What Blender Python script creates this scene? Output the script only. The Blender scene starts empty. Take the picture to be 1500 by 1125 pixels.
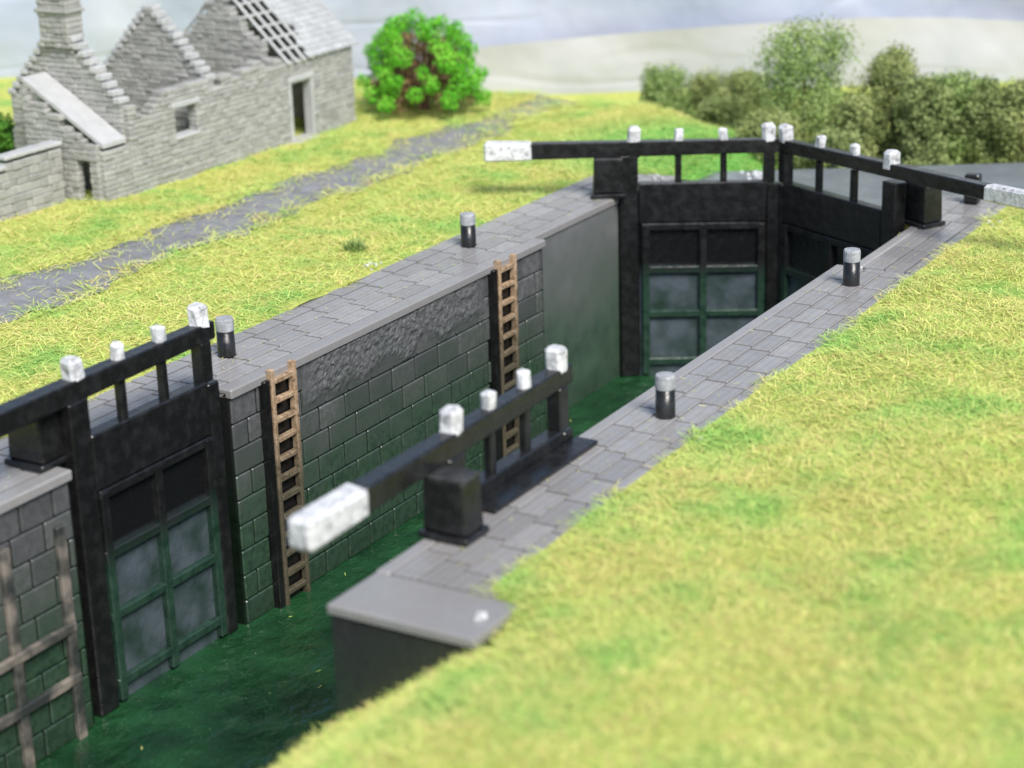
import bpy, bmesh, math, random
import numpy as np
from mathutils import Vector, Matrix, noise as mn
random.seed(7); rng=np.random.default_rng(7)
S=bpy.context.scene; C=S.collection
R=math.radians
# ------------------------------------------------------------------ camera
F=2900.0
aR=Vector((.8639,.5029,-.02806)); aU=Vector((-.1409,.2948,.9451)); aB=Vector((.4836,-.8125,.3255))
aB.normalize(); aR=(aR-aB*aR.dot(aB)).normalized(); aU=aB.cross(aR)
CAM=Vector((0,0,10))
def ray(px,py): return aR*(px-750)+aU*(562.5-py)-aB*F
def atZ(px,py,z=0.0):
    d=ray(px,py); return CAM+d*((z-10)/d.z)
FH=Vector((-aB.x,-aB.y,0)).normalized()
def atD(px,py,D):
    d=ray(px,py); return CAM+d*(D/d.dot(FH))
cd=bpy.data.cameras.new('camera'); cam=bpy.data.objects.new('camera',cd); C.objects.link(cam)
M=Matrix.Identity(4)
for i in range(3):
    M[i][0]=aR[i]; M[i][1]=aU[i]; M[i][2]=aB[i]; M[i][3]=CAM[i]
cam.matrix_world=M; cd.sensor_width=36; cd.lens=36*F/1500; cd.clip_end=500; cd.clip_start=.1
cd.dof.use_dof=True; cd.dof.focus_distance=33.5; cd.dof.aperture_fstop=.0696/.24
S.camera=cam
# ------------------------------------------------------------------ light
w=bpy.data.worlds.new('World'); S.world=w; w.use_nodes=True
nt=w.node_tree; sk=nt.nodes.new('ShaderNodeTexSky'); sk.sky_type='NISHITA'; sk.sun_disc=False
SD=Vector((.55,-.38,.74)).normalized()
sk.sun_elevation=math.asin(SD.z); sk.sun_rotation=math.atan2(SD.x,SD.y)
bg=nt.nodes['Background']; bg.inputs['Strength'].default_value=.15
nt.links.new(sk.outputs[0],bg.inputs[0])
sl=bpy.data.lights.new('sun','SUN'); sl.energy=4.7; sl.angle=R(26); sl.color=(1,.965,.91)
so=bpy.data.objects.new('sun',sl); C.objects.link(so); so.rotation_euler=SD.to_track_quat('Z','Y').to_euler()
S.view_settings.view_transform='Standard'; S.view_settings.look='None'; S.view_settings.exposure=0
# ------------------------------------------------------------------ materials
class NT:
    def __init__(s,name):
        s.m=bpy.data.materials.new(name); s.m.use_nodes=True; s.t=s.m.node_tree
        s.b=s.t.nodes['Principled BSDF']
    def n(s,typ,**k):
        o=s.t.nodes.new('ShaderNode'+typ)
        for a,v in k.items(): setattr(o,a,v)
        return o
    def l(s,a,b): s.t.links.new(a,b)
    def coord(s,kind='Object'):
        if kind=='World': return s.n('NewGeometry').outputs['Position']
        return s.n('TexCoord').outputs[kind]
    def noise(s,vec,scale,detail=4,rough=.6,stretch=None):
        if stretch:
            mp=s.n('Mapping'); mp.inputs['Scale'].default_value=stretch; s.l(vec,mp.inputs[0]); vec=mp.outputs[0]
        o=s.n('TexNoise'); o.inputs['Scale'].default_value=scale; o.inputs['Detail'].default_value=min(detail,4); o.inputs['Roughness'].default_value=rough
        s.l(vec,o.inputs['Vector']); return o.outputs['Fac']
    def ramp(s,fac,stops):
        o=s.n('ValToRGB'); e=o.color_ramp.elements
        while len(e)<len(stops): e.new(.5)
        for i,(p,c) in enumerate(stops):
            e[i].position=p; e[i].color=(c[0],c[1],c[2],1) if hasattr(c,'__len__') else (c,c,c,1)
        s.l(fac,o.inputs[0]); return o.outputs[0]
    def mix(s,fac,a,b,mode='MIX'):
        o=s.n('MixRGB',blend_type=mode)
        for v,i in ((fac,0),(a,1),(b,2)):
            if isinstance(v,(int,float)): o.inputs[i].default_value=v if i==0 else (v,v,v,1)
            elif isinstance(v,tuple): o.inputs[i].default_value=(v[0],v[1],v[2],1)
            else: s.l(v,o.inputs[i])
        return o.outputs[0]
    def mapr(s,v,a,b,c=0,d=1):
        o=s.n('MapRange'); o.inputs[1].default_value=a;o.inputs[2].default_value=b;o.inputs[3].default_value=c;o.inputs[4].default_value=d
        s.l(v,o.inputs[0]); return o.outputs[0]
    def math(s,op,a,b=0.0):
        o=s.n('Math',operation=op)
        for i,v in ((0,a),(1,b)):
            if isinstance(v,(int,float)): o.inputs[i].default_value=v
            else: s.l(v,o.inputs[i])
        return o.outputs[0]
    def z(s):
        sp=s.n('SeparateXYZ'); s.l(s.coord('World'),sp.inputs[0]); return sp.outputs[2]
    def dist(s,pt):
        o=s.n('VectorMath',operation='DISTANCE'); s.l(s.coord('World'),o.inputs[0]); o.inputs[1].default_value=pt; return o.outputs['Value']
    def bump(s,h,strength=.5,dist=.02,prev=None):
        o=s.n('Bump'); o.inputs['Strength'].default_value=strength; o.inputs['Distance'].default_value=dist
        s.l(h,o.inputs['Height'])
        if prev: s.l(prev,o.inputs['Normal'])
        return o.outputs[0]
    def fin(s,col=None,rough=.8,normal=None,spec=.3):
        if col is not None:
            if isinstance(col,tuple): s.b.inputs['Base Color'].default_value=(*col,1)
            else: s.l(col,s.b.inputs['Base Color'])
        if isinstance(rough,(int,float)): s.b.inputs['Roughness'].default_value=rough
        else: s.l(rough,s.b.inputs['Roughness'])
        s.b.inputs['Specular IOR Level'].default_value=spec
        if normal: s.l(normal,s.b.inputs['Normal'])
        return s.m
def island(t): return t.n('NewGeometry').outputs['Random Per Island']

def m_wall(name,dark=1.0,greenz=(-.4,-2.6),spec=.55,rg=(.2,.4),bmp=.3,lo=(.010,.034,.017),hi=(.042,.088,.048),mot=.75,ns=8):
    t=NT(name); p=t.coord('World')
    n1=t.noise(p,1.3,4); n2=t.noise(p,ns,4,.6)
    base=t.mix(island(t),tuple(v*dark for v in (.09,.09,.092)),tuple(v*dark for v in (.155,.153,.15)))
    base=t.mix(t.math('MULTIPLY',t.mapr(n2,.38,.66),mot),base,tuple(v*dark for v in (.06,.063,.064)))
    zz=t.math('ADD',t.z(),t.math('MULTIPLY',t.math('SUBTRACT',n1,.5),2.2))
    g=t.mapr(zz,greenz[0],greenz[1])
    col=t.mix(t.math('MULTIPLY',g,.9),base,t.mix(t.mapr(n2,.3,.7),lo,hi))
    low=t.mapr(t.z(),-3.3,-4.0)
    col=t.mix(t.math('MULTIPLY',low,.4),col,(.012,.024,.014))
    return t.fin(col,t.mapr(n2,.3,.7,*rg),t.bump(n2,bmp,.03),spec)
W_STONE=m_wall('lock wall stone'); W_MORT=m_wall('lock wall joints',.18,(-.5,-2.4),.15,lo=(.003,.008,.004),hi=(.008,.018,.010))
W_ROUGH=m_wall('scraped rough render',.95,(-.5,-2.6),.35,(.5,.7))
W_END=m_wall('lock wall end render',.33,(-.2,-3),.4); W_PLATE=m_wall('smooth recess render',1.75,(.1,-2.7),.6,(.16,.26),.15,(.022,.055,.032),(.06,.11,.07),.5,1.6)
def m_paving(name,mul=1.0,lines=True):
    t=NT(name); p=t.coord('World'); n1=t.noise(p,2.2,3); n2=t.noise(p,5,3,.6)
    a=t.mix(island(t),tuple(v*mul for v in (.262,.252,.246)),tuple(v*mul for v in (.36,.346,.336)))
    c=t.mix(t.math('MULTIPLY',t.mapr(n2,.35,.7),.35),a,tuple(v*mul for v in (.21,.203,.20)))
    c=t.mix(t.math('MULTIPLY',t.mapr(n1,.52,.75),.35),c,(.27,.225,.185))
    nb=t.bump(n2,.2,.02)
    if lines:
        wv=t.n('TexWave',wave_type='BANDS',bands_direction='X'); wv.inputs['Scale'].default_value=2.4; wv.inputs['Distortion'].default_value=.1; wv.inputs['Detail'].default_value=1; wv.inputs['Detail Scale'].default_value=1
        t.l(p,wv.inputs['Vector']); ln=t.mapr(wv.outputs['Fac'],.0,.05)
        c=t.mix(ln,t.mix(.4,c,(.05,.05,.05)),c); nb=t.bump(ln,.2,.01,nb)
    return t.fin(c,t.mapr(n2,.3,.7,.25,.36),nb,.6)
PAVE=m_paving('grooved paving slabs'); EDGE=m_paving('smooth coping edge',1.05,False); GAP=NT('dark paving joints').fin((.006,.006,.006),1.0,None,0.0)
def m_black(name,green=False,base=.011):
    t=NT(name); p=t.coord('World'); n=t.noise(p,5,3,.6)
    c=t.mix(t.mapr(n,.45,.8),(base,base,base*1.02),(base*2.2,base*2.2,base*2.25))
    if green:
        zz=t.math('ADD',t.z(),t.math('MULTIPLY',t.math('SUBTRACT',n,.5),.8))
        g=t.mapr(zz,-1.4,-1.9); c=t.mix(g,c,t.mix(t.mapr(n,.3,.7),(.012,.032,.021),(.030,.066,.046)))
    return t.fin(c,t.mapr(n,.3,.7,.22,.38),t.bump(n,.35,.03),.5)
BLK=m_black('black painted timber'); BLKG=m_black('black gate timber stained green',True)
HEEL=m_black('black post timber',False,.010)
def m_panel():
    t=NT('gate panel boards'); p=t.coord('World'); n=t.noise(p,1.8,2,.5); n2=t.noise(p,4,3)
    g=t.mapr(t.z(),-1.45,-1.75); c=t.mix(g,(.009,.009,.010),t.mix(t.mapr(n,.30,.66),(.022,.042,.032),(.085,.105,.125)))  # blue-grey patches are reflections painted into the board colour
    return t.fin(c,.2,t.bump(n2,.45,.08),.8)
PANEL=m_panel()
def m_white(name):
    t=NT(name); p=t.coord('Object'); n=t.noise(p,6,4,.75)
    c=t.ramp(n,[(.30,(.12,.12,.12)),(.39,(.46,.46,.47)),(.55,(.72,.72,.73))])
    return t.fin(c,.35,t.bump(n,.7,.05),.45)
WHT=m_white('chipped white paint')
def m_simple(name,a,b,scale=6,rough=.8,bmp=.5,spec=.25,isl=0.0,stretch=None):
    t=NT(name); p=t.coord('World'); n=t.noise(p,scale,4,.75,stretch)
    c=t.mix(t.mapr(n,.3,.7),a,b)
    if isl: c=t.mix(isl,c,t.mix(island(t),tuple(v*.5 for v in a),tuple(min(1,v*1.35) for v in b)))
    return t.fin(c,rough,t.bump(n,bmp,.04),spec)
GREYCAP=m_simple('pale grey paint',(.24,.25,.26),(.48,.49,.51),8,.4)
COT=m_simple('grey cottage stone',(.30,.297,.28),(.41,.405,.38),5,.6,.35,isl=.22)
COTCAP=m_simple('pale cottage coping',(.41,.415,.41),(.52,.52,.515),3,.55,.2)
SLATE=m_simple('grey stone slates',(.36,.37,.375),(.50,.505,.505),5,.55,.3,isl=.2)
def m_rust():
    t=NT('brown worn timber'); p=t.coord('World'); n=t.noise(p,9,4,.75)
    c=t.ramp(n,[(.3,(.10,.07,.04)),(.45,(.36,.24,.145)),(.7,(.55,.41,.28))])
    g=t.mapr(t.math('ADD',t.z(),t.math('MULTIPLY',n,.6)),-.2,-1.7); c=t.mix(t.math('MULTIPLY',g,.85),c,(.035,.042,.028))
    return t.fin(c,.5,t.bump(n,.5,.03),.4)
RUST=m_rust()
def m_frame():
    t=NT('stained grey beige timber'); p=t.coord('World'); n=t.noise(p,2.2,3,.5)
    c=t.ramp(n,[(.38,(.035,.04,.037)),(.50,(.09,.085,.075)),(.64,(.25,.215,.18))])
    return t.fin(c,.4,t.bump(n,.2,.03),.5)
FRAME=m_frame()
LADB=m_black('black ladder channel',False,.008)
def m_water():
    t=NT('dark green canal water'); p=t.coord('World'); n=t.noise(p,.9,3,.6); n2=t.noise(p,1.6,3,.55,(1,.7,1)); n3=t.noise(p,20,3,.7)
    c=t.mix(t.mapr(n,.35,.7),(.007,.034,.014),(.018,.082,.028)); c=t.mix(t.math('MULTIPLY',t.mapr(n3,.63,.70),.55),c,(.22,.28,.22))
    return t.fin(c,t.mapr(n,.4,.7,.05,.16),t.bump(n2,.9,.18,t.bump(n3,.15,.02)),.9)
WATER=m_water()
def m_pound():
    t=NT('blue grey upper pound'); p=t.coord('World'); n=t.noise(p,1.2,3)
    return t.fin(t.mix(n,(.13,.145,.16),(.26,.28,.30)),.3,t.bump(n,.5,.1),.5)
POUND=m_pound()
VG=(-19.6,41.4,0)
def m_ground():
    t=NT('grass ground'); p=t.coord('World'); n=t.noise(p,.6,4,.6); n2=t.noise(p,9,4,.75)
    c=t.mix(t.mapr(n2,.35,.65),(.36,.44,.09),(.60,.59,.17))
    f=t.math('MAXIMUM',t.mapr(n,.50,.68,0,.6),t.mapr(t.dist(VG),4.2,2.0,0,.95))
    c=t.mix(f,c,(.14,.41,.09))
    return t.fin(c,.95,t.bump(n2,.6,.06),.1)
GROUND=m_ground()
def m_grass():
    t=NT('static grass fibres'); p=t.coord('World'); r=island(t); n=t.noise(p,.6,4,.6); n2=t.noise(p,.33,2,.5)
    y=t.ramp(r,[(0,(.38,.53,.11)),(.3,(.56,.65,.16)),(.62,(.71,.72,.21)),(.85,(.82,.73,.29)),(1,(.78,.57,.24))])
    s=t.ramp(r,[(0,(.48,.52,.13)),(.5,(.74,.69,.23)),(1,(.80,.58,.25))])
    y=t.mix(t.mapr(n2,.5,.62,0,.6),y,s)
    g=t.ramp(r,[(0,(.15,.44,.09)),(.5,(.33,.61,.13)),(1,(.56,.69,.19))])
    f=t.math('MAXIMUM',t.mapr(n,.48,.66,.05,.8),t.mapr(t.dist(VG),4.2,2.0,0,1))
    return t.fin(t.mix(f,y,g),.7,None,.12)
GRASS=m_grass()
ROAD=m_simple('grey tarmac lane',(.17,.172,.18),(.30,.30,.305),2.5,.85,.9)
def m_leaf(name,stops,ns=2.0,w=.5):
    t=NT(name); r=island(t); p=t.coord('World'); n=t.noise(p,ns,3)
    c=t.ramp(t.math('ADD',t.math('MULTIPLY',r,1-w),t.mapr(n,.32,.68,0,w)),stops); return t.fin(c,.75,None,.12)
LF_B=m_leaf('bright green foliage',[(0,(.05,.27,.02)),(.5,(.14,.50,.03)),(1,(.38,.70,.10))])
LF_BR=m_leaf('brown foliage',[(0,(.16,.10,.04)),(1,(.34,.24,.12))])
LF_D=m_leaf('hedge foliage',[(0,(.03,.12,.015)),(1,(.13,.30,.04))])
LF_1=m_leaf('muted green foliage',[(0,(.11,.18,.05)),(.5,(.25,.36,.11)),(1,(.48,.57,.24))],1.4,.4)
LF_2=m_leaf('olive foliage',[(0,(.11,.155,.05)),(.5,(.28,.34,.115)),(1,(.50,.53,.24))],1.4,.4)
LF_3=m_leaf('dark foliage',[(0,(.09,.135,.045)),(.5,(.23,.295,.10)),(1,(.43,.48,.21))],1.4,.4)
BARK=m_simple('brown bark',(.10,.06,.04),(.22,.13,.08),8,.9)
def m_sky(name,cols,z0,z1,streak):
    t=NT(name); p=t.coord('World'); n=t.noise(p,.13,3,.5,(1,1,2.0)); n2=t.noise(p,.3,3,.5); n3=t.noise(p,.16,2,.5,(.5,.5,2.5))
    zz=t.math('ADD',t.z(),t.math('MULTIPLY',t.math('SUBTRACT',n,.5),4.0))
    c=t.ramp(t.mapr(zz,z0,z1),cols)
    c=t.mix(t.math('MULTIPLY',t.mapr(n2,.42,.7),.6),c,streak)
    rd=t.math('ABSOLUTE',t.math('SUBTRACT',n3,.5)); rd=t.mapr(rd,0,.03)
    return t.fin(c,.6,t.bump(rd,.22,.12,t.bump(n2,.5,.6)),.3)
SKY1=m_sky('painted sky sheet',[(0,(.53,.54,.60)),(.35,(.43,.46,.55)),(.6,(.37,.41,.51)),(1,(.45,.49,.59))],-3,5,(.57,.575,.62))
SKY2=m_sky('pale cloud sheet',[(0,(.30,.32,.36)),(.5,(.45,.45,.47)),(1,(.54,.52,.53))],-3.0,3.0,(.58,.56,.57))
# ------------------------------------------------------------------ mesh helpers
class MB:
    def __init__(s): s.v=[]; s.f=[]
    def add(s,vs,fs):
        k=len(s.v); s.v+= [tuple(v) for v in vs]; s.f+=[tuple(i+k for i in f) for f in fs]
    def box(s,x0,x1,y0,y1,z0,z1,b=.02,jit=0,mat=None,fn=None):
        c=((x0+x1)/2,(y0+y1)/2,(z0+z1)/2); h=(abs(x1-x0)/2,abs(y1-y0)/2,abs(z1-z0)/2)
        b=min(b,min(h)*.45); vs=[]; idx={}
        for ci in range(8):
            sg=[1 if ci>>k&1 else -1 for k in range(3)]
            for a in range(3):
                v=[c[k]+sg[k]*(h[k]-(b if k!=a else 0)) for k in range(3)]
                if jit: v=[q+random.uniform(-jit,jit) for q in v]
                v=Vector(v)
                if fn: v=Vector(fn(v))
                if mat: v=mat@v
                idx[(ci,a)]=len(vs); vs.append(v)
        fs=[]
        for a in range(3):
            o=[k for k in range(3) if k!=a]
            for sgn in (0,1):
                cs=[]
                for (p,q) in ((0,0),(1,0),(1,1),(0,1)): cs.append((sgn<<a)|(p<<o[0])|(q<<o[1]))
                fs.append([idx[(ci,a)] for ci in cs])
        for e in range(3):
            o=[k for k in range(3) if k!=e]
            for p in (0,1):
                for q in (0,1):
                    c1=(p<<o[0])|(q<<o[1]); c2=c1|(1<<e)
                    fs.append([idx[(c1,o[0])],idx[(c2,o[0])],idx[(c2,o[1])],idx[(c1,o[1])]])
        for ci in range(8): fs.append([idx[(ci,0)],idx[(ci,1)],idx[(ci,2)]])
        s.add(vs,fs); return s
    def lathe(s,c,prof,n=20,jit=0):
        vs=[];fs=[]
        for (r,z) in prof:
            for k in range(n):
                a=2*math.pi*k/n; vs.append((c[0]+r*math.cos(a)+random.uniform(-jit,jit),c[1]+r*math.sin(a),c[2]+z))
        for i in range(len(prof)-1):
            for k in range(n): fs.append((i*n+k,i*n+(k+1)%n,(i+1)*n+(k+1)%n,(i+1)*n+k))
        fs.append(tuple(range(n))); fs.append(tuple((len(prof)-1)*n+k for k in range(n)))
        s.add(vs,fs); return s
    def tube(s,pts,rad,n=7):
        vs=[];fs=[]
        pts=[Vector(p) for p in pts]
        for i,p in enumerate(pts):
            d=(pts[min(i+1,len(pts)-1)]-pts[max(i-1,0)]).normalized()
            a=d.orthogonal().normalized(); b=d.cross(a)
            r=rad[i] if hasattr(rad,'__len__') else rad
            for k in range(n):
                t=2*math.pi*k/n; vs.append(p+a*math.cos(t)*r+b*math.sin(t)*r)
        for i in range(len(pts)-1):
            for k in range(n): fs.append((i*n+k,i*n+(k+1)%n,(i+1)*n+(k+1)%n,(i+1)*n+k))
        fs.append(tuple(range(n))); fs.append(tuple((len(pts)-1)*n+k for k in range(n)))
        s.add(vs,fs); return s
    def grid(s,x0,x1,y0,y1,step,fn):
        nx=max(1,int((x1-x0)/step)); ny=max(1,int((y1-y0)/step)); vs=[];fs=[]
        for j in range(ny+1):
            for i in range(nx+1):
                x=x0+(x1-x0)*i/nx; y=y0+(y1-y0)*j/ny; vs.append(fn(x,y))
        for j in range(ny):
            for i in range(nx): a=j*(nx+1)+i; fs.append((a,a+1,a+nx+2,a+nx+1))
        s.add(vs,fs); return s
    def build(s,name,mat,parent=None,smooth=False):
        me=bpy.data.meshes.new(name)
        me.from_pydata(s.v,[],s.f); bm=bmesh.new(); bm.from_mesh(me); bmesh.ops.recalc_face_normals(bm,faces=bm.faces); bm.to_mesh(me); bm.free()
        me.materials.append(mat)
        if smooth: me.polygons.foreach_set('use_smooth',[True]*len(me.polygons))
        o=bpy.data.objects.new(name,me); C.objects.link(o)
        if parent: o.parent=parent
        return o
def quads(name,V,mat,parent=None):
    n,k,_=V.shape; me=bpy.data.meshes.new(name); me.vertices.add(n*k); me.vertices.foreach_set('co',V.astype(np.float32).ravel())
    loc=np.array([0,1,2,3]) if k==4 else np.array([0,1,3,2,2,3,5,4])
    li=(np.arange(n)[:,None]*k+loc[None,:]).ravel().astype(np.int32); nq=len(li)//4
    me.loops.add(len(li)); me.loops.foreach_set('vertex_index',li)
    me.polygons.add(nq); me.polygons.foreach_set('loop_start',(np.arange(nq)*4).astype(np.int32))
    me.update(calc_edges=True); me.validate(); me.materials.append(mat)
    o=bpy.data.objects.new(name,me); C.objects.link(o)
    if parent: o.parent=parent
    return o
def tag(o,label=None,cat=None,group=None,kind=None):
    if label:o['label']=label
    if cat:o['category']=cat
    if group:o['group']=group
    if kind:o['kind']=kind
    return o
def empty(name,loc,rz=0):
    o=bpy.data.objects.new(name,None); C.objects.link(o); o.location=loc; o.rotation_euler=(0,0,rz); o.empty_display_size=.3; return o
def struct(o): o['kind']='structure'; return o
def shift(mb,e):
    l=e.location; mb.v=[(v[0]-l.x,v[1]-l.y,v[2]-l.z) for v in mb.v]; return mb
# ------------------------------------------------------------------ terrain
def sst(a,b,x):
    t=np.clip((x-a)/(b-a),0,1); return t*t*(3-2*t)
def bumpy(x,y): return .035*np.sin(1.7*x+.6*y)+.03*np.sin(.9*y-1.3*x+1)+.02*np.sin(3.1*y+2.2*x)+.012*np.sin(5.3*x-4.1*y)
def hR(x,y):
    x=np.asarray(x,float);y=np.asarray(y,float)
    h=.04+.30*(1-np.exp(-np.clip(x+11.2,0,None)/1.6))+bumpy(x,y)*np.clip((x+11.4)*1.2,.25,1)
    near=1-sst(17.4,18.3,y)
    h=h-near*(.7*np.clip(-10.6-x,0,None)+.16*(1-sst(-10.6,-9.6,x)))
    h=h-sst(-12.84,-13.14,x)*2.9
    h=h-sst(39.2,40.2,y)*.8
    return h
def hL(x,y):
    x=np.asarray(x,float);y=np.asarray(y,float)
    h=.03+bumpy(x,y)*.8+.02*np.clip(-x-26,0,3)
    d1=(x+18.4)*.53+(y-42.9)*.848; h=h-np.clip(d1,0,2)*.9
    h=h-np.clip(y-45.6,0,2)*.9
    h=h-np.clip((x+19.0),0,1.5)*.7*(y>38.6)
    h=h-sst(-20.8,-20.3,x)*.03
    return h
g=MB(); g.grid(-11.28,6,17.05,40.4,.22,lambda x,y:(x,y,float(hR(x,y))))
g.grid(-13.3,6,6,17.05,.2,lambda x,y:(x,y,float(hR(x,y))))
struct(g.build('ground',GROUND,smooth=True))
g=MB(); g.grid(-62,-20.32,8,38.6,.3,lambda x,y:(x,y,float(hL(x,y)))); g.grid(-62,-17.6,38.6,60,.3,lambda x,y:(x,y,float(hL(x,y))))
struct(g.build('ground',GROUND,smooth=True))
g=MB(); g.grid(-70,30,44.5,90,3,lambda x,y:(x,y,-.75)); struct(g.build('ground',GROUND))
g=MB(); g.grid(-19.3,-12.4,4,38.4,.5,lambda x,y:(x,y,-4.0)); struct(g.build('water',WATER))
NXP=20; vs=[];fs=[]; g=MB()
for i in range(NXP+1):
    x=-19.6+i*1.2; y1=max(39,(44.4+.511*x)/.859); vs+=[(x,38.35,-.3),(x,y1,-.3)]
for i in range(NXP): fs.append((2*i,2*i+2,2*i+3,2*i+1))
g.add(vs,fs); struct(g.build('water',POUND))
def road_edge(y): return .14*math.sin(y*1.3)+.1*math.sin(y*2.9+1)+.07*math.sin(y*6.1)
def road_w(y): return .9*(1-.45*float(sst(40,45,np.array(y))))
g=MB(); vs=[];fs=[]; n=120
for j in range(n+1):
    y=14+j*(45.4-14)/n; cx=-25.35
    for i in range(7):
        u=i/6; x=cx+(u-.5)*2*(road_w(y)+ (road_edge(y) if u<.5 else road_edge(y+9)))
        vs.append((x,y,float(hL(x,y))+.012+.03*math.sin(u*math.pi)))
for j in range(n):
    for i in range(6): a=j*7+i; fs.append((a,a+1,a+8,a+7))
g.add(vs,fs); struct(g.build('road',ROAD,smooth=True))
RH=Vector((FH.y,-FH.x,0))
def sheet(name,mat,D,top,s0=-26,s1=26,zb=-5):
    g=MB(); vs=[];fs=[]; nx=110; nz=26
    for i in range(nx+1):
        s=s0+(s1-s0)*i/nx; zt=top(s)
        for j in range(nz+1):
            z=zb+(zt-zb)*j/nz
            wv=.10*math.sin(s*.5+z*.9)+.06*math.sin(s*1.3-z*.6)+.30*mn.noise(Vector((s*.35,z*.5,D)))
            p=FH*(D+wv)+RH*s; vs.append((p.x,p.y,z))
    for i in range(nx):
        for j in range(nz): a=i*(nz+1)+j; fs.append((a,a+nz+1,a+nz+2,a+1))
    g.add(vs,fs); o=g.build(name,mat,smooth=True); return struct(o)
sheet('sky',SKY1,57.7,lambda s:9.0)
pts=[]
for (px,py) in ((650,78),(720,66),(840,56),(1000,42),(1150,31),(1260,25),(1400,27),(1560,34)):
    p=atD(px,py,56.9); pts.append((p.dot(RH),p.z))
def top2(s):
    if s<=pts[0][0]: return pts[0][1]-.25*(pts[0][0]-s)
    for (a,za),(b,zb_) in zip(pts,pts[1:]):
        if s<=b: return za+(zb_-za)*(s-a)/(b-a)
    return pts[-1][1]-.02*(s-pts[-1][0])
sheet('sky',SKY2,56.8,top2,pts[0][0]-5,24)
# ------------------------------------------------------------------ static grass
def fibres(x,y,z,Lr=(.10,.27),Wd=.0095,el=(.02,.5)):
    n=len(x); az=rng.uniform(0,2*np.pi,n); e=rng.uniform(el[0],el[1],n); L=rng.uniform(Lr[0],Lr[1],n)
    az2=az+rng.normal(0,.18,n); e2=e-rng.uniform(.0,.4,n)
    P0=np.stack([x,y,z],1); d1=np.stack([np.cos(az)*np.cos(e),np.sin(az)*np.cos(e),np.sin(e)],1); d2=np.stack([np.cos(az2)*np.cos(e2),np.sin(az2)*np.cos(e2),np.sin(e2)],1)
    P1=P0+d1*(L*.5)[:,None]; P2=P1+d2*(L*.5)[:,None]; P2[:,2]=np.maximum(P2[:,2],z+.012)
    wv=np.stack([-np.sin(az),np.cos(az),rng.uniform(-.4,.4,n)],1)*(Wd*rng.uniform(.6,1.3,n)/2)[:,None]
    return np.stack([P0-wv,P0+wv,P1-wv,P1+wv,P2-wv*.5,P2+wv*.5],1)
N=200000
x=rng.uniform(-11.42,-3.2,N); y=rng.uniform(13.0,40.0,N)
edge=-11.20+.10*np.sin(y*2.3)+.08*np.sin(y*5.1+1)+rng.normal(0,.06,N)
k=(x>np.where(y<18.1,np.where(y<17.05,-99,-10.68),edge)) ; x=x[k];y=y[k]
N2=13000; xb=rng.uniform(-12.95,-10.5,N2); yb_=rng.uniform(12.5,17.03,N2); x=np.concatenate([x,xb]); y=np.concatenate([y,yb_])
tag(quads('grass',fibres(x,y,hR(x,y)-.005+rng.uniform(0,.03,len(x))),GRASS),'yellow green fibrous grass covering the bank right of the lock','grass',kind='stuff')
N=210000
x=rng.uniform(-38,-20.2,N); y=rng.uniform(17,46.2,N)
keep=rng.uniform(0,1,N)<np.where(x<-30,.25,1)
rw_=.9*(1-.45*sst(40,45,y)); rd=np.abs(x+25.35); wob=.14*np.sin(y*1.3)+.1*np.sin(y*2.9+1)+.14*np.sin(y*4.7+x*3)
keep&=(rd>rw_-.16+wob+rng.normal(0,.24,N))|(rng.uniform(0,1,N)<(.06+.5*sst(38,44.5,y)))
keep&=~((x<-28.55)&(x>-32.2)&(y>31.9)&(y<40.8)); keep&=x<(-20.42+.1*np.sin(y*2.7)+.06*np.sin(y*6)); x=x[keep];y=y[keep]
x3=rng.uniform(-20.4,-18.2,14000); y3=rng.uniform(38.7,45,14000)
x=np.concatenate([x,x3]); y=np.concatenate([y,y3])
zr=np.where(np.abs(x+25.35)<1.2,.035,-.005)
tag(quads('grass',fibres(x,y,hL(x,y)+zr,(.12,.30),.012),GRASS),'yellow green grass on both sides of the grey lane','grass',kind='stuff')
# ------------------------------------------------------------------ lock walls
def blocks(mb,X,y0,y1,z0,z1,sgn=1,bl=.72,bh=.43,proud=.03,skip=()):
    z=z1; r=0
    while z-bh>z0-.25:
        y=y0-(bl*.5 if r%2 else 0)
        while y<y1:
            l=bl*random.uniform(.9,1.1); a=max(y,y0); b=min(y+l,y1); y+=l
            segs=[(a,b)]
            for (s0,s1) in skip:
                ns=[]
                for (p,q) in segs:
                    if q<=s0 or p>=s1: ns.append((p,q))
                    else:
                        if p<s0: ns.append((p,s0))
                        if q>s1: ns.append((s1,q))
                segs=ns
            for (p,q) in segs:
                if q-p<.08: continue
                pr=proud*random.uniform(.85,1.15); gx=X+sgn*pr
                mb.box(min(X-sgn*.05,gx),max(X-sgn*.05,gx),p+.017,q-.017,max(z-bh,z0)+.011,z-.011,b=.02,jit=.003)
        z-=bh; r+=1
def tiles(mb,x0,x1,y0,y1,rows=3,ln=.84,zt=.03):
    w_=(x1-x0)/rows
    for r in range(rows):
        y=y0-(ln*.2*r)%ln
        while y<y1:
            l=ln*random.uniform(.98,1.02); a=max(y,y0); b=min(y+l,y1); y+=l
            if b-a<.1: continue
            mb.box(x0+r*w_+.015,x0+(r+1)*w_-.015,a+.028,b-.028,-.06,zt+random.uniform(-.003,.003),b=.008,jit=.0015)
LW=empty('lock_wall',(-19.5,26,-4.2)); tag(LW,'long mossy block lock wall on the far side of the chamber, two ladders on its face','wall')
FA,FR,FB,FR2=-18.62,-19.05,-18.68,-19.0
segs=[(8,19.05,FA),(19.05,22.72,FR),(22.72,32.7,FB),(32.7,37.15,FR2),(37.15,38.6,FB)]
body=MB(); st=MB(); ed=MB(); tl=MB(); gp=MB()
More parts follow.
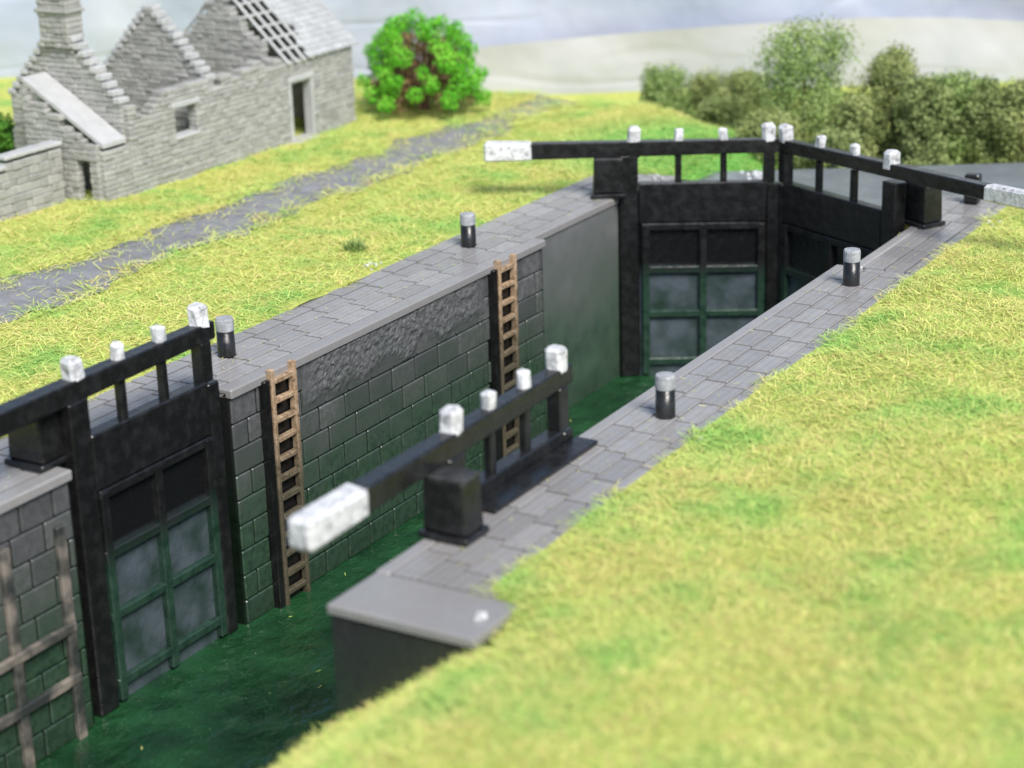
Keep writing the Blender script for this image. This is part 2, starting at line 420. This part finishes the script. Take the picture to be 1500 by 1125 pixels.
for (a,b,fx) in segs:
    body.box(-20.4,fx,a,b,-4.4,-.1,b=.004)
    gp.box(-20.4,fx-.03,a+.001,b-.001,-.1,-.035,b=.004)
    e0=fx-.2
    ed.box(e0,fx+.09,a+.003,b-.003,-.13,.035,b=.025,jit=.004)
    tiles(tl,-20.38,e0-.01,max(a,10),b,4 if fx>-18.9 else 3)
blocks(st,FA,8,19.02,-4.2,-.14)
blocks(st,FR,19.1,22.7,-4.2,-.14)
blocks(st,FB,22.75,32.66,-4.2,-.14,skip=((23.5,24.36),(30.60,31.46)))
pos=shift
pos(body,LW).build('wall_body',W_MORT,LW); pos(st,LW).build('stone_face',W_STONE,LW); pos(ed,LW).build('coping_edge',EDGE,LW)
pos(gp,LW).build('paving_bed',GAP,LW); pos(tl,LW).build('paving',PAVE,LW)
g=MB(); g.box(FR2-.02,FR2+.05,32.75,36.5,-4.2,-.14,b=.01); pos(g,LW).build('smooth_panel',W_PLATE,LW)
g=MB()
def rgh(y,z):
    n1=mn.fractal(Vector((y*8,z*8,3)),.8,2.2,4)
    e=min(1,(y-24.6)/.5,(30.4-y)/.5,(z+.85+.3*mn.noise(Vector((y*1.5,0,0))))/.15)
    e=max(e,-.6)
    return (FB+.035+.03*e+.036*n1*max(e,0),y,z)
g.grid(24.6,30.4,-.95,-.14,.03,lambda y,z:rgh(y,z))
o=pos(g,LW).build('rough_render',W_ROUGH,LW); o['label']='rough scraped band under the coping'
RW=empty('lock_wall',(-12,26,-4.2)); tag(RW,'near lock wall with a squared end, paved top beside the foreground grass','wall')
body=MB(); ed=MB(); tl=MB(); gp=MB(); st=MB()
for (a,b,fx) in [(18.12,33.35,-12.75),(33.35,37.2,-12.45),(37.2,39.3,-12.75)]:
    body.box(fx,-11.1,a,b,-4.4,-.1,b=.004); gp.box(fx+.03,-11.1,a+.001,b-.001,-.1,-.035,b=.004)
    ed.box(fx-.06,fx+.14,a+.003,b-.003,-.13,.035,b=.025,jit=.004); tiles(tl,fx+.15,-11.1,a,b,4 if fx<-12.6 else 3)
blocks(st,-12.75,18.2,33.3,-4.2,-.14,-1)
pos(st,RW).build('stone_face',W_STONE,RW)
e=MB(); e.box(-12.76,-10.75,17.1,18.12,-4.4,-.12,b=.01); pos(e,RW).build('end_face',W_END,RW)
ed.box(-12.79,-10.74,17.06,18.11,-.1,.03,b=.02,jit=.006)
pos(body,RW).build('wall_body',W_MORT,RW); pos(ed,RW).build('coping_edge',EDGE,RW); pos(gp,RW).build('paving_bed',GAP,RW); pos(tl,RW).build('paving',PAVE,RW)
# ------------------------------------------------------------------ lock gates
def make_gate(loc,rz,side,label,sp=.93,beam=3.35,walk=True,wst=-2.13,thin=1.0,rise=0.0):
    G=empty('lock_gate',(loc[0],loc[1],-4.05),rz); tag(G,label,'lock gate','lock gates with white tipped balance beams')
    Z=4.05; L=sp*3+.16
    def B(x0,x1,y0,y1,z0,z1,b=.025,jit=.004,fn=None,mb=None):
        mb=mb or MB(); mb.box(x0,x1,y0,y1,z0+Z,z1+Z,b=b,jit=jit,fn=fn); return mb
    def tap(v):
        u=min(max((v.x+3.4)/(L+3.4),0),1); s=(1.08-.26*u)*(thin if v.x<-.5 else 1); return (v.x,v.y*s,(v.z-Z-1.2)*s*1.05+1.2+Z+rise*max(0,-v.x)/3)
    bb=MB(); B(wst-.02,L+.08,-.15,.15,.88,1.2,fn=tap,mb=bb); bm_=bb.build('balance_beam',BLK,G)
    B(-beam,wst,-.165,.165,.86,1.215,b=.045,jit=.014,fn=tap).build('white_end',WHT,bm_)
    B(-.30,.10,-.15,.15,0-4,.9).build('heel_post',HEEL,G)
    B(L-.2,L+.06,-.13,.13,-4,.25).build('mitre_post',HEEL,G)
    B(.11,L-.21,-.13,.13,-.56,.30).build('top_board',BLK,G)
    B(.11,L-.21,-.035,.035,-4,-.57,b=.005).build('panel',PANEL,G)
    fr=MB(); x0,x1=.16,L-.22; xm=(x0+x1)/2
    for zc in (-.65,-1.6,-2.58,-3.66): B(x0,x1,-.135,.135,zc-.075,zc+.075,b=.02,mb=fr)
    for xc in (x0+.09,xm,x1-.08): B(xc-.08,xc+.08,-.145,.145,-3.95,-.6,b=.02,mb=fr)
    fr.build('panel_frame',BLKG,G)
    for i in range(4):
        x=i*sp; wd=.13 if i in (0,3) else .075
        p=B(x-wd*.95,x+wd*.95,-wd*.9,wd*.9,.28 if i else .85,.93 if i else .89).build('rail_post',BLK,G)
        cw=wd*1.05 if i in (0,3) else .09; ch=.32 if i in (0,3) else .26
        tx,ty=random.uniform(-.1,.1),random.uniform(-.1,.1)
        B(x-cw,x+cw,-cw,cw,1.1,1.19+ch,b=.06,jit=.016,fn=lambda v:(v.x+tx*(v.z-Z-1.2),v.y+ty*(v.z-Z-1.2),v.z)).build('white_cap',WHT,p)
    if walk: B(.2,L+.1,side*.14,side*.5,.045,.11,b=.015).build('walkway',BLK,G)
    return G
make_gate((-12.87,20.07),R(90),-1,'open gate beside the near paving, its white tipped beam closest to the camera')
make_gate((-18.8,19.54),R(90),1,'open gate folded against the mossy wall at the left edge of the photo',walk=False)
ang=math.atan2(.465,.885)
make_gate((-18.68,36.66),ang,-1,'closed far gate on the cottage side, white beam tip over the grass',sp=.95,beam=3.15,walk=False)
make_gate((-12.95,36.55),math.pi-ang,1,'closed far gate on the right, beam running out over the paving',sp=1.07,beam=4.2,walk=False,wst=-2.62,thin=.8,rise=.12)
m_top=m_black('lighter black top',False,.035)  # pedestal top plate, a lighter black than the body
def make_ped():
    G=empty('beam_pedestal',(0,0,0))
    m=MB(); m.box(-.37,.37,-.29,.29,.0,.09,b=.02,jit=.005); m.build('base_plate',BLK,G)
    m=MB(); m.box(-.32,.32,-.23,.23,.09,.80,b=.03,jit=.008,fn=lambda v:(v.x*(1.03-.12*v.z),v.y*(1.05-.15*v.z),v.z)); m.build('body',BLK,G)
    m=MB(); m.box(-.31,.31,-.22,.22,.79,.84,b=.02,jit=.006,fn=lambda v:(v.x*.98,v.y*.98,v.z)); m.build('top_plate',m_top,G)
    return G
def copy_tree(o,parent=None):
    c=o.copy(); C.objects.link(c)
    if parent: c.parent=parent
    for ch in list(o.children): copy_tree(ch,c)
    return c
ped=make_ped()
for i,(x,y,rz,lb) in enumerate([(-12.52,19.48,0,'black pedestal under the nearest balance beam, on the near paving'),
    (-19.15,19.02,0,'black pedestal under the beam at the left edge of the photo'),
    (-19.12,36.35,ang,'black pedestal under the far left beam, next to the corner of the wall'),
    (-12.35,36.75,-ang,'black pedestal under the far right beam, on the paving beside the grey pound')]):
    o=ped if i==0 else copy_tree(ped)
    o.location=(x,y,.04); o.rotation_euler.z=rz; tag(o,lb,'pedestal','black pedestals carrying the beams')
def make_bol():
    G=empty('bollard',(0,0,0))
    MB().lathe((0,0,0),[(.15,0),(.15,.02),(.145,.44)],20).build('post',BLK,G,True)
    MB().lathe((0,0,0),[(.150,.44),(.152,.46),(.150,.62),(.138,.65),(.03,.655)],20,.003).build('painted_top',GREYCAP,G)
    return G
bo=make_bol()
for i,(x,y,lb) in enumerate([(-12.04,24.6,'grey topped black bollard on the near paving, beside the open gate'),
    (-12.08,32.2,'grey topped black bollard on the near paving, close to the far right gate'),
    (-19.75,24.1,'grey topped black bollard on the cottage side by the end of the left gate rail'),
    (-19.72,31.64,'grey topped black bollard on the cottage side above the second ladder')]):
    o=bo if i==0 else copy_tree(bo); o.location=(x,y,.03); o.rotation_euler.z=i*1.3; tag(o,lb,'bollard','bollards along the lock')
o=MB().box(-.15,.15,-.12,.12,0,.62,b=.03,jit=.006).build('short_post',BLK); o.location=(-12.0,38.8,.03); tag(o,'short black square post under the far right beam','post')
# ladders
def make_ladder():
    G=empty('ladder',(0,0,0)); Z=4.05
    for s in (0,1):
        m=MB(); m.box(.03,.15,-.30+s*.58,-.30+s*.58+.09,0,Z+.10-s*.02,b=.015,jit=.006); m.build('rail',RUST,G)
    z=.2
    while z<Z:
        m=MB(); m.box(.04,.14,-.2,.28,z,z+.09,b=.015,jit=.009); m.build('rung',RUST,G); z+=.335
    m=MB(); m.box(-.04,.012,-.42,.42,0,Z-.14,b=.005); m.build('backing',LADB,G)
    m=MB(); m.box(-.03,.12,-.45,-.31,0,Z-.06,b=.01); m.build('channel_post',LADB,G)
    return G
ld=make_ladder()
for i,(y,lb) in enumerate([(23.92,'brown topped ladder on the mossy wall beside the left open gate'),(31.02,'brown topped ladder on the mossy wall nearer the far gates')]):
    o=ld if i==0 else copy_tree(ld); o.location=(FB+.04,y,-4.05); tag(o,lb,'ladder','ladders set in the lock wall')
G=empty('timber_frame',(-18.54,17.6,-4.05)); tag(G,'stained upright timber frame in the water against the wall, left of the open gate','frame')
def FB_(y0,y1,z0,z1,name,x=.0):
    m=MB(); m.box(x-.045,x+.045,y0-17.6,y1-17.6,z0+4.05,z1+4.05,b=.015,jit=.002); m.build(name,FRAME,G)
for yc,zt in ((18.68,-.68),(17.60,-.62),(16.5,-.62)): FB_(yc-.085,yc+.085,-4.05,zt,'upright')
for zc in (-2.25,-3.05): FB_(16.4,18.76,zc-.075,zc+.075,'cross_rail',.02)
# ------------------------------------------------------------------ cottage
def stones(mb,o,u,L,hf,th=.28,holes=(),course=.115,z0=-.12,zmax=5,ln=(.14,.36)):
    ux,uy=u; nx,ny=-uy,ux; z=z0
    Mx=Matrix(((ux,nx,0,o[0]),(uy,ny,0,o[1]),(0,0,1,0),(0,0,0,1)))
    while z<zmax:
        c=course*random.uniform(.8,1.15); zm=z+c/2; segs=[(0,L)]
        for (a,b,za,zb) in holes:
            if za<zm<zb:
                ns=[]
                for (p,q) in segs:
                    if q<=a or p>=b: ns.append((p,q))
                    else:
                        if p<a: ns.append((p,a))
                        if q>b: ns.append((b,q))
                segs=ns
        for (p,q) in segs:
            t=p
            while t<q-.02:
                l=random.uniform(*ln); e=min(t+l,q)
                if q-e<.07: e=q
                if hf((t+e)/2)>zm:
                    j1=random.uniform(-.014,.02); j2=random.uniform(-.014,.02)
                    mb.box(t-.001,e+.001,-th/2-j1,th/2+j2,z-.001,z+c+.001,b=.022,jit=.007,mat=Mx)
                t=e
        z+=c
CX=-28.72; RX=-31.9; MXc=(CX+RX)/2
CO=empty('ruined_cottage',(-30.3,36.3,0)); tag(CO,'roofless grey stone ruined cottage with chimney and part of a slate roof, beyond the lane','cottage')
def top_front(u):
    y=32.2+u
    if y<32.55: return 2.05
    if y<33.0: return 1.62+(y-32.55)*.5
    if y<33.3: return 1.85
    if y<35.0: return 2.12
    if y<35.5: return 1.88
    if y<37.7: return 2.1+.1*math.sin(y*5)
    return 2.0
m=MB(); stones(m,(CX,32.2),(0,1),8.5,top_front,holes=((1.55,2.3,1.05,1.68),(5.85,6.7,-1,1.5)))
shift(m,CO).build('front_wall',COT,CO)
m=MB(); stones(m,(RX,32.2),(0,1),8.5,lambda u:(1.2+.5*math.sin(u*1.3) if u<5 else 2.0))
shift(m,CO).build('rear_wall',COT,CO)
D=abs(RX-CX)
def gable(pk,ev=2.0): return lambda u: ev+(pk-ev)*(1-abs(u-D/2)/(D/2))
for (y,pk,lb) in ((32.25,3.75,'gable under the chimney'),(35.25,3.65,'middle gable without roof'),(37.75,3.6,None),(40.6,3.6,None)):
    m=MB(); stones(m,(CX,y),(-1,0),D,gable(pk),th=.26,zmax=4.2)
    o=shift(m,CO).build('gable_wall',COT,CO)
    if lb:o['label']=lb
    if y<36:
        m=MB(); n=11
        for k in range(n):
            u0=k/n*D/2; zc=2.0+(pk-2.0)*(k+.5)/n
            m.box(CX-u0-D/2/n-.03,CX-u0+.03,y-.17,y+.17,zc-.02,zc+.11,b=.02,jit=.012)
            m.box(RX+u0-.03,RX+u0+D/2/n+.03,y-.17,y+.17,zc-.02,zc+.11,b=.02,jit=.012)
        shift(m,CO).build('skew_stones',COTCAP,CO)
m=MB(); stones(m,(MXc+.42,32.25),(-1,0),.84,lambda u:9,th=.5,z0=3.2,zmax=4.75,ln=(.14,.3))
ch=shift(m,CO).build('chimney',COT,CO)
m=MB(); m.box(MXc-.47,MXc+.47,31.95,32.55,3.95,4.03,b=.02,jit=.006); shift(m,CO).build('chimney_band',COT,ch)
def roofpt(u,y,side=1,up=0.0):
    ex=CX+.22 if side>0 else RX-.22; x=ex+(MXc-ex)*u; z=1.98+(3.72-1.98)*u+up; return Vector((x,y,z))
def slates(y0,y1,side,rows=15):
    m=MB()
    for r in range(rows):
        u0=r/rows; u1=(r+1)/rows+.015; y=y0+random.uniform(-.15,.2)+(.25*(r/rows))
        while y<y1:
            l=random.uniform(.16,.26); e=min(y+l,y1)
            a=roofpt(u0,y,side,.085);b=roofpt(u0,e,side,.085);c=roofpt(u1,e,side,.035);d=roofpt(u1,y,side,.035); t=Vector((0,0,-.05))
            for q,sg in ((a,1),(d,1),(b,-1),(c,-1)): q.y+=sg*.007; q.z+=random.uniform(-.006,.006)
            m.add([a,b,c,d,a+t,b+t,c+t,d+t],[(0,1,2,3),(4,5,6,7),(0,1,5,4),(1,2,6,5),(2,3,7,6),(3,0,4,7)]); y=e
    return m
rf=shift(slates(38.85,40.85,1),CO).build('roof',SLATE,CO)
shift(slates(38.6,40.85,-1),CO).build('rear_slates',SLATE,rf)
for k in range(4):
    y=37.95+k*.32; m=MB(); m.tube([roofpt(.0,y,1,.0),roofpt(1,y,1,.0)],.045,5); shift(m,CO).build('rafter',COTCAP,rf)
for k in range(6):
    u=.16+k*.15; m=MB(); m.tube([roofpt(u,37.65 if k%2 else 38.0,1,.03),roofpt(u,39.2,1,.03)],.035,5); shift(m,CO).build('batten',COTCAP,rf)
for k in range(8):
    y=37.75+k*.36; m=MB(); m.tube([roofpt(0,y,-1),roofpt(1,y,-1)],.035,5); shift(m,CO).build('rafter',COTCAP,rf)
def part(name,*b,mat=COTCAP):
    m=MB(); m.box(*b,b=.02,jit=.004); return shift(m,CO).build(name,mat,CO)
part('window_lintel',CX-.16,CX+.17,33.65,34.6,1.68,1.80); part('window_sill',CX-.16,CX+.18,33.7,34.55,.97,1.05)
part('door_lintel',CX-.16,CX+.17,37.95,39.0,1.5,1.63); part('door_jamb',CX-.12,CX+.16,37.98,38.07,.09,1.5); part('door_jamb',CX-.12,CX+.16,38.87,38.95,.09,1.5); part('doorstep',CX-.2,CX+.35,37.95,38.98,.0,.09)
m=MB(); Lp=[(-30.75,2.55),(-28.62,1.25)]
m.add([(Lp[0][0],31.35,Lp[0][1]),(Lp[1][0],31.35,Lp[1][1]),(Lp[1][0],32.1,Lp[1][1]),(Lp[0][0],32.1,Lp[0][1]),(Lp[0][0],31.35,Lp[0][1]+.09),(Lp[1][0],31.35,Lp[1][1]+.09),(Lp[1][0],32.1,Lp[1][1]+.09),(Lp[0][0],32.1,Lp[0][1]+.09)],[(0,1,2,3),(4,5,6,7),(0,1,5,4),(1,2,6,5),(2,3,7,6),(3,0,4,7)])
shift(m,CO).build('lean_to_roof',COTCAP,CO)
m=MB(); stones(m,(CX,31.35),(-1,0),2.0,lambda u:1.2+u*.6,th=.2,holes=((.25,.6,.15,1.0),)); stones(m,(CX,31.35),(0,1),.9,lambda u:1.15,th=.2)
shift(m,CO).build('lean_to_wall',COT,CO)
YW=empty('yard_wall',(-29.75,29,0)); tag(YW,'low stepped grey stone yard wall left of the ruined cottage','wall')
m=MB(); stones(m,(-29.7,24.5),(0,1),6.6,lambda u:1.28 if u>4.9 else (1.1 if u>4.6 else .82),th=.25,course=.17,ln=(.2,.4)); shift(m,YW).build('stonework',COT,YW)
m=MB()
for (a,b,z) in ((24.5,29.1,.84),(29.1,29.4,1.12),(29.4,31.12,1.31)):
    y=a
    while y<b-.05:
        e=min(b,y+random.uniform(.2,.35)); m.box(-29.87,-29.53,y,e,z,z+.09,b=.02,jit=.006); y=e
shift(m,YW).build('coping',COTCAP,YW)
# ------------------------------------------------------------------ foliage
def leaves(cent,rad,n,size,flat=1.0,sp=(.5,.65)):
    cent=np.array(cent);rad=np.array(rad); w_=rad**2/np.sum(rad**2); idx=rng.choice(len(cent),n,p=w_)
    d=rng.normal(size=(n,3)); d/=np.linalg.norm(d,axis=1)[:,None]; rr=rad[idx]*(sp[0]+sp[1]*rng.uniform(0,1,n)**.8)
    P=cent[idx]+d*rr[:,None]*np.array([1,1,flat])
    a=d+rng.normal(size=(n,3))*.7; nn=a/np.linalg.norm(a,axis=1)[:,None]
    t=np.cross(nn,rng.normal(size=(n,3))); t/=np.linalg.norm(t,axis=1)[:,None]; b=np.cross(nn,t)
    s=(size*rng.uniform(.6,1.4,n))[:,None]
    return np.stack([P-t*s,P-b*s*.7,P+t*s,P+b*s*.7],1)
T=empty('leafy_tree',(-27.80,42.65,0)); tag(T,'bright green model tree with brown twigs beside the cottage gable','tree')
cent=[];rad=[]; stems=MB(); br=[]; brr=[]
stems.tube([(0,0,-.1),(.03,0,.5),(0,.05,1.2)],[.16,.13,.08])
for k in range(70):
    a=k*2.4+random.uniform(-.2,.2); u=(k+.5)/70; ph=-.1+1.1*u; r=1.55*math.sqrt(max(0,1-max(0,ph)**2*.85))*random.uniform(.8,1.12)
    z=.62+ph*1.75
    p=(r*math.cos(a),r*math.sin(a),max(z,.35)); cent.append(p); rad.append(random.uniform(.17,.29))
    stems.tube([(0,0,.35+.2*random.random()),(p[0]*.5,p[1]*.5,z*.55+.2),p],[.05,.035,.02],5)
    br.append((p[0]*.72,p[1]*.72,p[2]*.82)); brr.append(.22)
stems.build('trunk',BARK,T); quads('crown',leaves(cent,rad,17000,.035),LF_B,T); quads('inner_twigs',leaves(br,brr,5500,.04),LF_BR,T)
T=empty('round_bush',tuple(atZ(5,262,0))); tag(T,'dark green bush at the left edge behind the yard wall','bush')
cent=[(random.uniform(-.6,.6),random.uniform(-.6,.6),random.uniform(.25,1.25)) for _ in range(22)]
quads('foliage',leaves(cent,[.3]*22,7000,.045),LF_D,T); MB().tube([(0,0,-.1),(0,.05,.5)],[.08,.05]).build('stem',BARK,T)
far=[(972,88,62,0,52),(1035,100,62,1,52.5),(1090,94,55,1,51.5),(1175,18,118,0,47.5),(1125,165,60,1,46.4),(1252,128,52,1,46.5),(1303,56,72,1,47.2),(1352,100,60,2,46),(1395,94,66,0,46.8),(1440,104,66,2,46.5),(1492,106,68,1,46.0),(1225,190,55,2,45.4),(1060,138,60,2,50.5)]
lbs=['pale green round tree, leftmost of the tree belt behind the grass','olive tree, second from the left in the tree belt','small olive tree just left of the tallest tree','tallest and broadest green tree in the belt behind the far gates','low green tree in front of the tallest tree','olive tree filling the gap right of the tallest tree','pointed olive tree, second tallest of the belt','dark low tree just right of the pointed olive tree','green tree right of the pointed tree, above the far right rail','dark tree second from the right edge of the photo','olive tree at the right edge of the photo','small dark shrub tree low between the two tallest trees','low dark tree behind the grassy slope above the far left rail']
for (px,ty,hw,k,Dd),lb in zip(far,lbs):
    by=250 if px>1130 else 215; b=atD(px,by,Dd); tp=atD(px,ty,Dd); hgt=tp.z-b.z; rw=hw*Dd/F
    T=empty('background_tree',tuple(b)); tag(T,lb,'tree','trees behind the lock')
    MB().tube([(0,0,-.5),(.03,0,hgt*.35),(0,.03,hgt*.6)],[.07,.06,.03]).build('trunk',BARK,T)
    cent=[];rad=[]
    nq=int(52*max(1,hgt/2.0))
    for q in range(nq):
        u=(q+.5)/nq; z=hgt*(-.04+.92*u); prof=math.sqrt(max(.10,1-(max(0,u-.45)/.62)**2)); prof*=.94+.12*math.sin(u*9+px); a=q*2.4+random.uniform(-.4,.4); rr=rw*.72*prof*random.uniform(.35,1)
        cent.append((rr*math.cos(a),rr*math.sin(a),z)); rad.append(rw*random.uniform(.20,.34))
    quads('crown',leaves(cent,rad,int(13000*max(1,hgt/2.2)),.034,.8,(.15,1.0)),(LF_1,LF_2,LF_3)[k],T)
# ------------------------------------------------------------------ small stuff
n=60; xs=rng.uniform(-18.5,-12.9,n); ys=rng.uniform(15,36,n)
tag(quads('floating_straw',fibres(xs,ys,np.full(n,-3.985),(.04,.12),.012,(0,.05)),GRASS),'pale straw bits floating on the dark green water','straw',kind='stuff')
n=200; xs=np.concatenate([rng.uniform(-12.6,-11.2,n),rng.uniform(-20.4,-18.8,n)]); ys=rng.uniform(18,37,2*n)
tag(quads('loose_fibres',fibres(xs,ys,np.full(2*n,.045),(.03,.11),.009,(0,.05)),GRASS),'stray straw fibres scattered on the paving','straw',kind='stuff')
m=MB()
for k in range(16):
    p=atZ(random.uniform(1068,1118),random.uniform(246,262),-.2); r=random.uniform(.03,.055); m.box(p.x-r,p.x+r,p.y-r,p.y+r,-.32,-.3+r,b=.02,jit=.015)
for (px,py,q) in ((1460,332,10),(548,390,5),(705,905,5),(1016,648,2),(960,262,5)):
    for k in range(q):
        p=atZ(px+random.uniform(-12,12),py+random.uniform(-6,6),.05); r=random.uniform(.015,.04); m.box(p.x-r,p.x+r,p.y-r,p.y+r,.03,.05+r,b=.015,jit=.012)
tag(m.build('white_rubble',WHT),'white crumbs of rubble scattered behind the gates and by the paving','rubble',kind='stuff')
p=atZ(520,368,0.03); T=empty('grass_tuft',tuple(p)); tag(T,'small darker green tuft in the grass between lane and lock','grass tuft')
quads('blades',fibres(rng.normal(0,.09,260),rng.normal(0,.09,260),np.zeros(260),(.15,.32),.016,(.5,1.4)),LF_1,T)
print('DONE')
